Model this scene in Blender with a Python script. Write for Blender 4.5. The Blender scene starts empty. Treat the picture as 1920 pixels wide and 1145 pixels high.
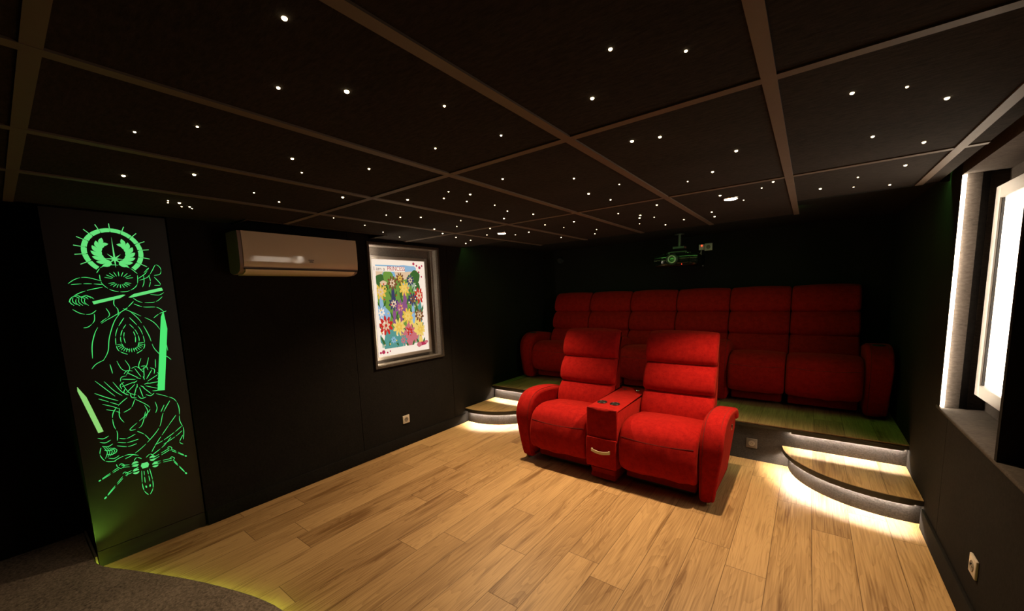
import bpy, bmesh, math, random
from mathutils import Vector, Matrix, noise

random.seed(7)
S = bpy.context.scene
COL = S.collection
PI = math.pi

# ------------------------------------------------------------------ camera
yaw, pit, rol = -0.650309, -0.1205785, -0.0350785
F_PX, CX, CY = 735.24, 960.0, 640.0
_f = Vector((math.sin(yaw) * math.cos(pit), math.cos(yaw) * math.cos(pit), math.sin(pit)))
_r = Vector((math.cos(yaw), -math.sin(yaw), 0))
_u = _r.cross(_f)
_r2 = _r * math.cos(rol) + _u * math.sin(rol)
_u2 = -_r * math.sin(rol) + _u * math.cos(rol)
cam_data = bpy.data.cameras.new('camera')
cam = bpy.data.objects.new('camera', cam_data)
COL.objects.link(cam)
M3 = Matrix((_r2, _u2, -_f)).transposed()
cam.matrix_world = Matrix.Translation((0, 0, 1.5)) @ M3.to_4x4()
cam_data.sensor_width = 36.0
cam_data.lens = 36.0 * F_PX / 1920.0
cam_data.shift_y = (CY - 572.5) / 1920.0
cam_data.clip_start = 0.02
S.camera = cam

# ------------------------------------------------------------------ world, exposure
w = bpy.data.worlds.new('world'); S.world = w
w.use_nodes = True
w.node_tree.nodes['Background'].inputs[0].default_value = (1.0, 0.72, 0.5, 1)
w.node_tree.nodes['Background'].inputs[1].default_value = 0.004
S.view_settings.view_transform = 'Standard'
S.view_settings.look = 'None'
S.view_settings.gamma = 1
S.view_settings.use_curve_mapping = False
S.view_settings.exposure = 0.0

LAMP_W = 164.0          # each recessed ceiling spot
LAMP_COL = (1.0, 0.72, 0.42)
STRIP_COL = (1.0, 0.86, 0.66)
STEP_STRIP = 620.0
NICHE_STRIP = 38.0
GREEN_STRIP = 34.0
BOX_LIGHT = 5.5
POSTER_LIGHT = 1.0

def light(name, kind, loc, direction, energy, color, parent=None, **kw):
    d = bpy.data.lights.new(name, kind)
    d.energy = energy; d.color = color
    for k, v in kw.items(): setattr(d, k, v)
    o = bpy.data.objects.new(name, d); COL.objects.link(o)
    o.location = loc
    o.rotation_euler = Vector(direction).to_track_quat('-Z', 'Y').to_euler()
    if parent: o.parent = parent
    return o

# ------------------------------------------------------------------ materials
def new_mat(name):
    m = bpy.data.materials.new(name); m.use_nodes = True
    nt = m.node_tree
    return m, nt, nt.nodes['Principled BSDF']

def N(nt, typ, **kw):
    n = nt.nodes.new(typ)
    for k, v in kw.items():
        if k.startswith('i_'):
            n.inputs[int(k[2:])].default_value = v
        else: setattr(n, k, v)
    return n

def mathn(nt, op, a, b=None, c=None):
    n = nt.nodes.new('ShaderNodeMath'); n.operation = op
    for i, v in enumerate((a, b, c)):
        if v is None: continue
        if isinstance(v, (int, float)): n.inputs[i].default_value = v
        else: nt.links.new(v, n.inputs[i])
    return n.outputs[0]

def plain(name, col, rough=0.5, metal=0.0, **kw):
    m, nt, b = new_mat(name)
    b.inputs['Base Color'].default_value = (*col, 1)
    b.inputs['Roughness'].default_value = rough
    b.inputs['Metallic'].default_value = metal
    # slight procedural unevenness
    t = N(nt, 'ShaderNodeTexNoise'); t.inputs['Scale'].default_value = 35
    tc = N(nt, 'ShaderNodeTexCoord'); nt.links.new(tc.outputs['Object'], t.inputs['Vector'])
    mr = N(nt, 'ShaderNodeMapRange'); mr.inputs[3].default_value = max(rough - .05, 0.02); mr.inputs[4].default_value = min(rough + .05, 1)
    nt.links.new(t.outputs[0], mr.inputs[0]); nt.links.new(mr.outputs[0], b.inputs['Roughness'])
    for k, v in kw.items(): b.inputs[k.replace('_', ' ')].default_value = v
    return m

def felt(name, dark, lite, scale=90, bump=0.25, stretch=(1, 1, 1), spec=0.15, rough=1.0):
    m, nt, b = new_mat(name)
    tc = N(nt, 'ShaderNodeTexCoord'); mp = N(nt, 'ShaderNodeMapping')
    mp.inputs['Scale'].default_value = stretch
    nt.links.new(tc.outputs['Object'], mp.inputs['Vector'])
    a = N(nt, 'ShaderNodeTexNoise'); a.inputs['Scale'].default_value = scale; a.inputs['Detail'].default_value = 5; a.inputs['Roughness'].default_value = .7
    c = N(nt, 'ShaderNodeTexNoise'); c.inputs['Scale'].default_value = scale * .06; c.inputs['Detail'].default_value = 3
    nt.links.new(mp.outputs[0], a.inputs['Vector']); nt.links.new(mp.outputs[0], c.inputs['Vector'])
    s = mathn(nt, 'ADD', mathn(nt, 'MULTIPLY', a.outputs[0], .75), mathn(nt, 'MULTIPLY', c.outputs[0], .25))
    mr = N(nt, 'ShaderNodeMapRange'); mr.inputs[1].default_value = .33; mr.inputs[2].default_value = .68
    nt.links.new(s, mr.inputs[0])
    mx = N(nt, 'ShaderNodeMix', data_type='RGBA')
    mx.inputs[6].default_value = (*dark, 1); mx.inputs[7].default_value = (*lite, 1)
    nt.links.new(mr.outputs[0], mx.inputs[0]); nt.links.new(mx.outputs[2], b.inputs['Base Color'])
    b.inputs['Roughness'].default_value = rough
    b.inputs['Specular IOR Level'].default_value = spec
    bp = N(nt, 'ShaderNodeBump'); bp.inputs['Strength'].default_value = bump; bp.inputs['Distance'].default_value = .004
    nt.links.new(a.outputs[0], bp.inputs['Height']); nt.links.new(bp.outputs[0], b.inputs['Normal'])
    return m

def emit(name, col, strength, sample=True):
    m, nt, b = new_mat(name)
    nt.nodes.remove(b)
    e = N(nt, 'ShaderNodeEmission'); e.inputs[0].default_value = (*col, 1); e.inputs[1].default_value = strength
    nt.links.new(e.outputs[0], nt.nodes['Material Output'].inputs[0])
    if not sample: m.cycles.emission_sampling = 'NONE'
    return m

def wood(name, light_c, dark_c):
    m, nt, b = new_mat(name)
    L = nt.links
    tc = N(nt, 'ShaderNodeTexCoord'); sp = N(nt, 'ShaderNodeSeparateXYZ'); L.new(tc.outputs['Object'], sp.inputs[0])
    x, y = sp.outputs[0], sp.outputs[1]
    PW, PL = .188, 1.26
    u = mathn(nt, 'DIVIDE', mathn(nt, 'SUBTRACT', x, .073), PW)
    i = mathn(nt, 'FLOOR', u); fu = mathn(nt, 'FRACT', u)
    wn = N(nt, 'ShaderNodeTexWhiteNoise', noise_dimensions='1D'); L.new(i, wn.inputs['W'])
    v = mathn(nt, 'DIVIDE', mathn(nt, 'ADD', y, mathn(nt, 'MULTIPLY', wn.outputs[0], 3.7)), PL)
    j = mathn(nt, 'FLOOR', v); fv = mathn(nt, 'FRACT', v)
    w2 = N(nt, 'ShaderNodeTexWhiteNoise', noise_dimensions='2D')
    cb = N(nt, 'ShaderNodeCombineXYZ'); L.new(i, cb.inputs[0]); L.new(j, cb.inputs[1]); L.new(cb.outputs[0], w2.inputs['Vector'])
    pid = w2.outputs[0]
    # joints
    eu = mathn(nt, 'MULTIPLY', mathn(nt, 'MINIMUM', fu, mathn(nt, 'SUBTRACT', 1, fu)), PW)
    ev = mathn(nt, 'MULTIPLY', mathn(nt, 'MINIMUM', fv, mathn(nt, 'SUBTRACT', 1, fv)), PL)
    ed = mathn(nt, 'MINIMUM', eu, ev)
    joint = N(nt, 'ShaderNodeMapRange'); joint.inputs[1].default_value = .0006; joint.inputs[2].default_value = .0024
    joint.inputs[3].default_value = 1; joint.inputs[4].default_value = 0; L.new(ed, joint.inputs[0])
    # grain coordinates, different on every plank
    gx = mathn(nt, 'ADD', x, mathn(nt, 'MULTIPLY', pid, 37))
    gy = mathn(nt, 'ADD', mathn(nt, 'MULTIPLY', y, .105), mathn(nt, 'MULTIPLY', pid, 91))
    gc = N(nt, 'ShaderNodeCombineXYZ'); L.new(gx, gc.inputs[0]); L.new(gy, gc.inputs[1])
    n1 = N(nt, 'ShaderNodeTexNoise'); n1.inputs['Scale'].default_value = 7.5; n1.inputs['Detail'].default_value = 1.5; n1.inputs['Distortion'].default_value = .6
    L.new(gc.outputs[0], n1.inputs['Vector'])
    ring = mathn(nt, 'FRACT', mathn(nt, 'MULTIPLY', n1.outputs[0], 21))
    ring = mathn(nt, 'POWER', ring, 2.2)
    n2 = N(nt, 'ShaderNodeTexNoise'); n2.inputs['Scale'].default_value = 130; n2.inputs['Detail'].default_value = 4
    g2 = N(nt, 'ShaderNodeCombineXYZ'); L.new(gx, g2.inputs[0]); L.new(mathn(nt, 'MULTIPLY', gy, .22), g2.inputs[1]); L.new(g2.outputs[0], n2.inputs['Vector'])
    n3 = N(nt, 'ShaderNodeTexNoise'); n3.inputs['Scale'].default_value = 13; n3.inputs['Detail'].default_value = 3
    L.new(gc.outputs[0], n3.inputs['Vector'])
    smudge = N(nt, 'ShaderNodeMapRange'); smudge.inputs[1].default_value = .56; smudge.inputs[2].default_value = .76; L.new(n3.outputs[0], smudge.inputs[0])
    n4 = N(nt, 'ShaderNodeTexNoise'); n4.inputs['Scale'].default_value = 3; L.new(gc.outputs[0], n4.inputs['Vector'])
    g = mathn(nt, 'ADD', mathn(nt, 'MULTIPLY', ring, .24), mathn(nt, 'MULTIPLY', smudge.outputs[0], .75))
    g = mathn(nt, 'ADD', g, mathn(nt, 'MULTIPLY', mathn(nt, 'SUBTRACT', n2.outputs[0], .40), 1.35))
    g = mathn(nt, 'ADD', g, mathn(nt, 'MULTIPLY', mathn(nt, 'SUBTRACT', n4.outputs[0], .45), .8))
    g = mathn(nt, 'ADD', g, mathn(nt, 'MULTIPLY', mathn(nt, 'SUBTRACT', w2.outputs[0], .5), .40))
    g = mathn(nt, 'MULTIPLY', g, 1.12)
    mx = N(nt, 'ShaderNodeMix', data_type='RGBA'); mx.clamp_factor = True
    mx.inputs[6].default_value = (*light_c, 1); mx.inputs[7].default_value = (*dark_c, 1)
    L.new(g, mx.inputs[0])
    mj = N(nt, 'ShaderNodeMix', data_type='RGBA'); mj.inputs[7].default_value = (dark_c[0] * .35, dark_c[1] * .3, dark_c[2] * .3, 1)
    L.new(mathn(nt, 'MULTIPLY', joint.outputs[0], .8), mj.inputs[0]); L.new(mx.outputs[2], mj.inputs[6])
    L.new(mj.outputs[2], b.inputs['Base Color'])
    b.inputs['Roughness'].default_value = .48
    b.inputs['Specular IOR Level'].default_value = .35
    bp = N(nt, 'ShaderNodeBump'); bp.inputs['Strength'].default_value = .25; bp.inputs['Distance'].default_value = .002
    h = mathn(nt, 'SUBTRACT', mathn(nt, 'MULTIPLY', n2.outputs[0], .3), joint.outputs[0])
    L.new(h, bp.inputs['Height']); L.new(bp.outputs[0], b.inputs['Normal'])
    return m

def velvet(name, dark, lite):
    m, nt, b = new_mat(name)
    tc = N(nt, 'ShaderNodeTexCoord')
    a = N(nt, 'ShaderNodeTexNoise'); a.inputs['Scale'].default_value = 26; a.inputs['Detail'].default_value = 8; a.inputs['Roughness'].default_value = .75
    c = N(nt, 'ShaderNodeTexNoise'); c.inputs['Scale'].default_value = 420; c.inputs['Detail'].default_value = 2
    nt.links.new(tc.outputs['Object'], a.inputs['Vector']); nt.links.new(tc.outputs['Object'], c.inputs['Vector'])
    s = mathn(nt, 'ADD', mathn(nt, 'MULTIPLY', a.outputs[0], .6), mathn(nt, 'MULTIPLY', c.outputs[0], .4))
    mr = N(nt, 'ShaderNodeMapRange'); mr.inputs[1].default_value = .36; mr.inputs[2].default_value = .64; nt.links.new(s, mr.inputs[0])
    mx = N(nt, 'ShaderNodeMix', data_type='RGBA'); mx.inputs[6].default_value = (*dark, 1); mx.inputs[7].default_value = (*lite, 1)
    nt.links.new(mr.outputs[0], mx.inputs[0]); nt.links.new(mx.outputs[2], b.inputs['Base Color'])
    b.inputs['Roughness'].default_value = .92; b.inputs['Specular IOR Level'].default_value = .12
    b.inputs['Sheen Weight'].default_value = .22; b.inputs['Sheen Roughness'].default_value = .45
    b.inputs['Sheen Tint'].default_value = (1, .12, .06, 1)
    bp = N(nt, 'ShaderNodeBump'); bp.inputs['Strength'].default_value = .35; bp.inputs['Distance'].default_value = .002
    nt.links.new(s, bp.inputs['Height']); nt.links.new(bp.outputs[0], b.inputs['Normal'])
    return m

MAT = {}
MAT['floor'] = wood('oak_laminate', (.55, .335, .148), (.215, .108, .038))
MAT['wall'] = felt('black_wall_fabric', (.0065, .0055, .005), (.015, .0125, .011), 70, .2)
MAT['ceil'] = felt('black_felt_tile', (.011, .0085, .007), (.034, .026, .021), 60, .35, (.45, 1.3, 1))
MAT['slab'] = felt('black_slab', (.010, .009, .008), (.016, .014, .012), 40, .1)
MAT['batten'] = plain('painted_batten', (.105, .075, .055), .6)
MAT['carpet'] = felt('charcoal_carpet', (.08, .064, .053), (.42, .33, .26), 70, 1.0)
MAT['riser'] = felt('grey_riser_felt', (.022, .019, .018), (.060, .053, .050), 110, .5)
MAT['ledge'] = felt('brown_grey_felt', (.035, .028, .023), (.085, .068, .057), 90, .5, (.4, 1.6, 1))
MAT['nosing'] = plain('black_nosing', (.012, .011, .010), .45)
MAT['edge'] = plain('oak_edge', (.30, .19, .10), .5)
MAT['red'] = velvet('red_chenille', (.22, .002, .003), (.44, .010, .007))
MAT['seam'] = plain('dark_red_thread', (.10, .006, .004), .9)
MAT['shadow_red'] = velvet('shaded_red_base', (.16, .003, .003), (.28, .008, .005))  # red chenille with the shade under the seats put into its colour
MAT['chrome'] = plain('satin_chrome', (.75, .70, .62), .25, 1.0)
MAT['steel'] = plain('brushed_steel_frame', (.50, .46, .42), .55, .7)
MAT['blackp'] = plain('black_plastic', (.015, .015, .015), .3)
MAT['gloss'] = plain('glossy_black', (.008, .009, .008), .12)
MAT['cream'] = plain('cream_handle', (.75, .60, .40), .35)
MAT['white'] = plain('white_plastic', (.62, .58, .52), .4)
MAT['socket'] = plain('champagne_plate', (.55, .48, .40), .35)
MAT['ac'] = plain('gloss_white_casing', (.66, .53, .39), .07)
MAT['ac_shaded'] = plain('casing_shaded', (.22, .14, .11), .5)  # white casing, its dim brownish shade put into the colour
MAT['darkgap'] = plain('dark_slot', (.01, .009, .008), .6)
MAT['star'] = emit('star_point', (1, .78, .45), 9, False)
MAT['lamp'] = emit('lamp_lens', (1, .86, .62), 30, False)
MAT['strip'] = emit('led_strip', STRIP_COL, STEP_STRIP)
MAT['nstrip'] = emit('niche_led_strip', STRIP_COL, NICHE_STRIP)
MAT['gstrip'] = emit('green_led_strip', (.26, 1.0, .16), GREEN_STRIP)
MAT['panelboard'] = plain('satin_black_panel', (.017, .014, .013), .40)

# ------------------------------------------------------------------ geometry helpers
def finish(name, bm, mats, parent=None, smooth=False, loc=None):
    bmesh.ops.recalc_face_normals(bm, faces=bm.faces[:])
    me = bpy.data.meshes.new(name); bm.to_mesh(me); bm.free()
    if not isinstance(mats, (list, tuple)): mats = [mats]
    for m in mats: me.materials.append(m)
    if smooth:
        for p in me.polygons: p.use_smooth = True
        try: me.set_sharp_from_angle(angle=math.radians(50))
        except Exception: pass
    o = bpy.data.objects.new(name, me); COL.objects.link(o)
    if loc: o.location = loc
    if parent: o.parent = parent
    return o

def box(bm, x0, x1, y0, y1, z0, z1, bevel=0, seg=2, mi=0):
    r = bmesh.ops.create_cube(bm, size=1)
    vs = r['verts']
    for v in vs:
        v.co = Vector(((x0 + x1) / 2 + v.co.x * (x1 - x0), (y0 + y1) / 2 + v.co.y * (y1 - y0), (z0 + z1) / 2 + v.co.z * (z1 - z0)))
    es = {e for v in vs for e in v.link_edges}
    fs = {f for v in vs for f in v.link_faces}
    for f in fs: f.material_index = mi
    if bevel:
        bmesh.ops.bevel(bm, geom=list(es), offset=bevel, segments=seg, affect='EDGES', profile=.5)

def boxo(name, m, b, parent=None, bevel=0, seg=2, smooth=None):
    bm = bmesh.new(); box(bm, *b, bevel=bevel, seg=seg)
    return finish(name, bm, m, parent, smooth=bool(bevel) if smooth is None else smooth)

def cyl(bm, c, r, h, axis='z', seg=24, r2=None, mi=0):
    r2 = r if r2 is None else r2
    q = {'z': Matrix.Identity(4), 'x': Matrix.Rotation(PI / 2, 4, 'Y'), 'y': Matrix.Rotation(-PI / 2, 4, 'X')}[axis]
    res = bmesh.ops.create_cone(bm, cap_ends=True, segments=seg, radius1=r, radius2=r2, depth=h, matrix=Matrix.Translation(c) @ q)
    for v in res['verts']:
        for f in v.link_faces: f.material_index = mi

def torus(bm, c, R, r, axis='z', seg=32, rs=8):
    rings = []
    for i in range(seg):
        a = 2 * PI * i / seg; ring = []
        for j in range(rs):
            b = 2 * PI * j / rs
            p = Vector(((R + r * math.cos(b)) * math.cos(a), (R + r * math.cos(b)) * math.sin(a), r * math.sin(b)))
            if axis == 'x': p = Vector((p.z, p.x, p.y))
            if axis == 'y': p = Vector((p.x, p.z, p.y))
            ring.append(bm.verts.new(p + Vector(c)))
        rings.append(ring)
    for i in range(seg):
        for j in range(rs):
            bm.faces.new((rings[i][j], rings[(i + 1) % seg][j], rings[(i + 1) % seg][(j + 1) % rs], rings[i][(j + 1) % rs]))

def tube(bm, pts, r, seg=6, closed=False):
    pts = [Vector(p) for p in pts]; n = len(pts); rings = []
    for i, p in enumerate(pts):
        t = (pts[min(i + 1, n - 1)] - pts[max(i - 1, 0)]).normalized()
        a = Vector((0, 0, 1)) if abs(t.z) < .9 else Vector((1, 0, 0))
        s = t.cross(a).normalized(); q = t.cross(s)
        rings.append([bm.verts.new(p + s * r * math.cos(2 * PI * k / seg) + q * r * math.sin(2 * PI * k / seg)) for k in range(seg)])
    for i in range(n - 1):
        for k in range(seg):
            bm.faces.new((rings[i][k], rings[i][(k + 1) % seg], rings[i + 1][(k + 1) % seg], rings[i + 1][k]))
    bm.faces.new(rings[0][::-1]); bm.faces.new(rings[-1])

def catmull(P, n=5, closed=True):
    out = []; L = len(P)
    rng = range(L) if closed else range(L - 1)
    for i in rng:
        g = (lambda k: P[k % L]) if closed else (lambda k: P[max(0, min(L - 1, k))])
        p0, p1, p2, p3 = g(i - 1), g(i), g(i + 1), g(i + 2)
        for s in range(n):
            t = s / n
            out.append(tuple(.5 * ((2 * b) + (-a + c) * t + (2 * a - 5 * b + 4 * c - d) * t * t + (-a + 3 * b - 3 * c + d) * t ** 3) for a, b, c, d in zip(p0, p1, p2, p3)))
    if not closed: out.append(tuple(P[-1]))
    return out

def loft(bm, prof, x0, x1, r=.03, crown=0.0, warp=None, n=5, nx=12, wrinkle=0.0, seed=0.0):
    """closed YZ profile swept along x with rounded ends and a slight crown in the middle"""
    P = catmull(prof, n) if n > 1 else list(prof)
    L = len(P)
    area = sum(P[i][0] * P[(i + 1) % L][1] - P[(i + 1) % L][0] * P[i][1] for i in range(L))
    if area < 0: P = P[::-1]
    nor = []
    for i in range(L):
        a, b = P[i - 1], P[(i + 1) % L]
        t = Vector((b[0] - a[0], b[1] - a[1])).normalized(); nor.append(Vector((t.y, -t.x)))
    w = x1 - x0; xs = []
    for k in range(5):
        a = PI / 2 * k / 4; xs.append((x0 + r * (1 - math.cos(PI / 2 - a)) if False else x0 + r * (1 - math.cos(a)), r * (1 - math.sin(a))))
    # at a=0 x = x0 (full inset) ; at a=90deg x = x0+r (no inset)
    mid = [(x0 + r + (w - 2 * r) * k / nx, 0.0) for k in range(1, nx)]
    xs = xs + mid + [(x1 - (q - x0), d) for q, d in reversed(xs)]
    rings = []
    for X, d in xs:
        s = (X - x0) / w * 2 - 1; c = crown * (1 - s * s)
        ring = []
        for i, (y, z) in enumerate(P):
            k = c - d
            if wrinkle:
                k += wrinkle * min(1, max(0, (.37 - z) / .06)) * (noise.noise(Vector((X * 16 + seed, z * 3.5, y * 3))) )
            p = Vector((X, y + nor[i].x * k, z + nor[i].y * k))
            if warp: p = Vector(warp(*p))
            ring.append(bm.verts.new(p))
        rings.append(ring)
    for a, b in zip(rings, rings[1:]):
        for i in range(L):
            bm.faces.new((a[i], a[(i + 1) % L], b[(i + 1) % L], b[i]))
    bm.faces.new(rings[0]); bm.faces.new(rings[-1][::-1])

def lofto(name, m, prof, x0, x1, parent, **kw):
    bm = bmesh.new(); loft(bm, prof, x0, x1, **kw)
    return finish(name, bm, m, parent, smooth=True)

def thing(name, label, cat, loc=(0, 0, 0), rotz=0, group=None):
    o = bpy.data.objects.new(name, None); COL.objects.link(o)
    o.empty_display_size = .1
    o.location = loc; o.rotation_euler = (0, 0, rotz)
    o['label'] = label; o['category'] = cat
    if group: o['group'] = group
    return o

def tag(o, label, cat, group=None):
    o['label'] = label; o['category'] = cat
    if group: o['group'] = group
    return o

def struct(o, label=None):
    o['kind'] = 'structure'
    return o

# ------------------------------------------------------------------ the room
XL, XR, YB = -3.225, .6075, 5.10
ZT, ZS = 2.05, 2.105         # underside of the tiles, the slab above
Y0 = -1.6                   # behind the camera

def poly(bm, pts, z0, z1):
    a = [bm.verts.new((x, y, z0)) for x, y in pts]; b = [bm.verts.new((x, y, z1)) for x, y in pts]
    bm.faces.new(a[::-1]); bm.faces.new(b)
    for i in range(len(pts)):
        j = (i + 1) % len(pts); bm.faces.new((a[i], a[j], b[j], b[i]))

struct(boxo('floor', MAT['floor'], (-4.0, 1.4, Y0, YB + .1, -.08, 0)))
struct(boxo('ceiling', MAT['slab'], (-4.0, 1.4, Y0, YB + .1, ZS, ZS + .1)))

# false ceiling of felt tiles with a notch above the air conditioner and an open back strip
TX = [-3.22, -2.51, -1.935, -1.332, -.722, -.113, .477, .558]
TY = [-1.10, .114, 1.325, 2.54, 3.92]
bm = bmesh.new()
t = .022
for i in range(len(TX) - 1):
    for j in range(len(TY) - 1):
        x0, x1, y0, y1 = TX[i], TX[i + 1], TY[j], TY[j + 1]
        if j == 3 and (i == 0 or i >= 5): y1 = 3.335
        if i == 0 and j == 1: 
            box(bm, x0, x1, y0, 1.09, ZT, ZT + t); box(bm, -2.98, x1, 1.09, y1, ZT, ZT + t); continue
        if i == 0 and j == 2:
            box(bm, -2.98, x1, y0, 2.15, ZT, ZT + t); box(bm, x0, x1, 2.15, y1, ZT, ZT + t); continue
        box(bm, x0, x1, y0, y1, ZT, ZT + t)
struct(finish('ceiling_tiles', bm, MAT['ceil']))
k = 1
for x in TX[1:-1]:
    y1 = 3.92
    if x == TX[6]: y1 = 3.335
    struct(boxo('trim_%d' % k, MAT['batten'], (x - .0175, x + .0175, Y0, y1, ZT - .006, ZT))); k += 1
for y in TY[1:-1]:
    bmx = bmesh.new(); X = [XL + .01] + TX[1:-1] + [.558]
    x0 = -2.98 if y == 1.325 else XL + .01
    X[0] = x0
    for a, b in zip(X, X[1:]):
        box(bmx, a + (.0175 if a in TX else 0), b - (.0175 if b in TX and b != .558 else 0), y - .0165, y + .0165, ZT - .005, ZT)
    struct(finish('trim_%d' % k, bmx, MAT['batten'])); k += 1
# edge rails round the notch and along the back of the tile field
bmx = bmesh.new()
for b in ((-3.22, -2.98, 1.075, 1.09), (-2.995, -2.98, 1.09, 2.15), (-3.22, -2.98, 2.15, 2.165)):
    box(bmx, *b, ZT - .006, ZT + .045)
struct(finish('trim_%d' % k, bmx, felt('edge_rail_fabric', (.03, .024, .02), (.06, .05, .04), 60))); k += 1
bmx = bmesh.new()
for b in ((-3.22, -2.51, 3.335, 3.347), (-2.522, -2.51, 3.347, 3.92), (-2.522, -.113, 3.92, 3.932), (-.125, -.113, 3.347, 3.92), (-.125, .6, 3.335, 3.347)):
    box(bmx, *b, ZT - .004, ZT + .035)
struct(finish('trim_%d' % k, bmx, MAT['slab'])); k += 1

# left wall: panels with narrow joints
def wall_with(name, x0, x1, segs, mat):
    bm = bmesh.new()
    for (y0, y1, z0, z1) in segs: box(bm, x0, x1, y0, y1, z0, z1)
    return struct(finish(name, bm, mat))
g = .004
# poster recess in the left wall
PY0, PY1, PZ0, PZ1 = 2.125, 2.945, .865, 1.995
wall_with('wall_left', XL - .12, XL, [
    (.725, 1.93 - g, 0, ZS), (1.93, PY0, 0, ZS), (PY0, PY1, 0, PZ0), (PY0, PY1, PZ1, ZS),
    (PY1, 3.10 - g, 0, ZS), (3.10, 3.33, 0, ZS)], MAT['wall'])
wall_with('wall_left_rear', XL - .13, XL - .012, [(3.33, YB, 0, ZS)], MAT['wall'])
struct(boxo('wall_left_backing', MAT['slab'], (XL - .26, XL - .131, .725, YB, 0, ZS)))
struct(boxo('wall_left_front', MAT['wall'], (-3.86, -3.70, Y0, .22, 0, ZS)))
struct(boxo('wall_left_column', MAT['wall'], (-3.86, XL - .036, .215, .72, 0, ZS)))
struct(boxo('wall_back', MAT['wall'], (XL - .26, 1.4, YB, YB + .1, 0, ZS)))
struct(boxo('baseboard_left', MAT['wall'], (XL, XL + .013, .725, 3.27, 0, .105), bevel=.003))
struct(boxo('baseboard_left_platform', MAT['wall'], (XL - .012, XL + .003, 3.83, YB, .345, .43), bevel=.003))
# right wall with the long recessed niche
NZ0, NZ1, NX = .79, 2.035, .775
wall_with('wall_right', XR, XR + .1, [(Y0, 2.965 - g, 0, NZ0 - .02), (2.965, 3.135, 0, NZ0 - .02), (3.135, YB, 0, ZS)], MAT['wall'])
wall_with('wall_right_header', XR, 1.0, [(Y0, 3.135, NZ1, ZS)], MAT['ledge'])
struct(boxo('wall_niche_back', MAT['ledge'], (NX, NX + .1, Y0, 3.235, NZ0, NZ1)))
struct(boxo('trim_%d' % k, MAT['ledge'], (XR - .004, NX + .1, Y0, 3.20, NZ0 - .02, NZ0), bevel=.006)); k += 1   # felt covered sill
struct(boxo('wall_niche_divider', MAT['wall'], (XR - .004, NX, 2.27, 2.295, NZ0, NZ1)))
bm = bmesh.new()
box(bm, XR + .001, XR + .07, 3.125, 3.235, NZ0, NZ1); box(bm, XR + .07, NX, 3.16, 3.235, NZ0, NZ1)
struct(finish('wall_niche_end', bm, MAT['ledge']))
struct(boxo('baseboard_right', MAT['wall'], (XR - .014, XR, Y0, 3.25, 0, .125), bevel=.003))
struct(boxo('wall_front', MAT['wall'], (-3.86, 1.4, Y0 - .1, Y0, 0, ZS)))

# ------------------------------------------------------------------ platform, curved steps, stage
PH, SH = .345, .172
NOSE_T = .022
def arc(cx, cy, r, a0, a1, n=28):
    return [(cx + r * math.cos(a0 + (a1 - a0) * i / n), cy + r * math.sin(a0 + (a1 - a0) * i / n)) for i in range(n + 1)]

pf = thing('seating_platform', 'raised oak-floored platform with black front edge under the rear row of seats', 'platform', (-1.3, 3.8, 0))
def P(o, root):      # child given in world coordinates
    o.parent = root; o.matrix_parent_inverse = Matrix.Translation(-Vector(root.location)); return o
PFX0, PFX1 = XL + .004, XR - .001
P(boxo('deck', MAT['floor'], (PFX0, PFX1, 3.785, YB - .005, PH - .012, PH)), pf)
P(boxo('nosing', MAT['nosing'], (PFX0, PFX1, 3.775, 3.81, PH - .034, PH - .0125)), pf)
P(boxo('edge_trim', MAT['edge'], (PFX0, PFX1, 3.779, 3.7848, PH - .0035, PH)), pf)
P(boxo('riser', MAT['riser'], (PFX0, PFX1, 3.825, 3.86, 0, PH - .034)), pf)

def led_bar(name, pts, z, root, width=.006, mat='strip'):
    """a strip glued under the nosing, light side down, with the lip of its channel in front"""
    bm = bmesh.new()
    for (a, b), (c, d) in zip(pts, pts[1:]):
        t = Vector((c - a, d - b)).normalized(); nn = Vector((-t.y, t.x)) * width / 2
        vs = [bm.verts.new((a + nn.x, b + nn.y, z)), bm.verts.new((a - nn.x, b - nn.y, z)), bm.verts.new((c - nn.x, d - nn.y, z)), bm.verts.new((c + nn.x, d + nn.y, z))]
        bm.faces.new(vs)
    r = bmesh.ops.extrude_face_region(bm, geom=bm.faces[:])
    bmesh.ops.translate(bm, verts=[v for v in r['geom'] if isinstance(v, bmesh.types.BMVert)], vec=(0, 0, .0015))
    bmesh.ops.remove_doubles(bm, verts=bm.verts[:], dist=.0001)
    o = finish(name, bm, MAT[mat]); return P(o, root)

def lip(name, pts, z0, z1, th, root, m='nosing'):
    bm = bmesh.new()
    n = len(pts); inn = []; out = []
    for i in range(n):
        a = Vector(pts[max(i - 1, 0)]); b = Vector(pts[min(i + 1, n - 1)]); t = (b - a).normalized(); nn = Vector((-t.y, t.x)) * th / 2
        p = Vector(pts[i]); inn.append(p + nn); out.append(p - nn)
    V = [[bm.verts.new((p.x, p.y, z)) for p in row] for row, z in ((inn, z0), (out, z0), (out, z1), (inn, z1))]
    for i in range(n - 1):
        for k2 in range(4):
            a, b = V[k2], V[(k2 + 1) % 4]; bm.faces.new((a[i], a[i + 1], b[i + 1], b[i]))
    bm.faces.new([V[q][0] for q in range(4)]); bm.faces.new([V[q][-1] for q in range(4)][::-1])
    return P(finish(name, bm, MAT[m]), root)

# platform strips above the two steps
for xa, xb in ((PFX0 + .03, -2.56), (-.07, PFX1 - .02)):
    led_bar('light_strip', [(xa, 3.815), (xb, 3.815)], PH - .0395, pf)
    lip('strip_channel', [(xa, 3.797), (xb, 3.797)], PH - .0525, PH - .034, .002, pf)

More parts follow.
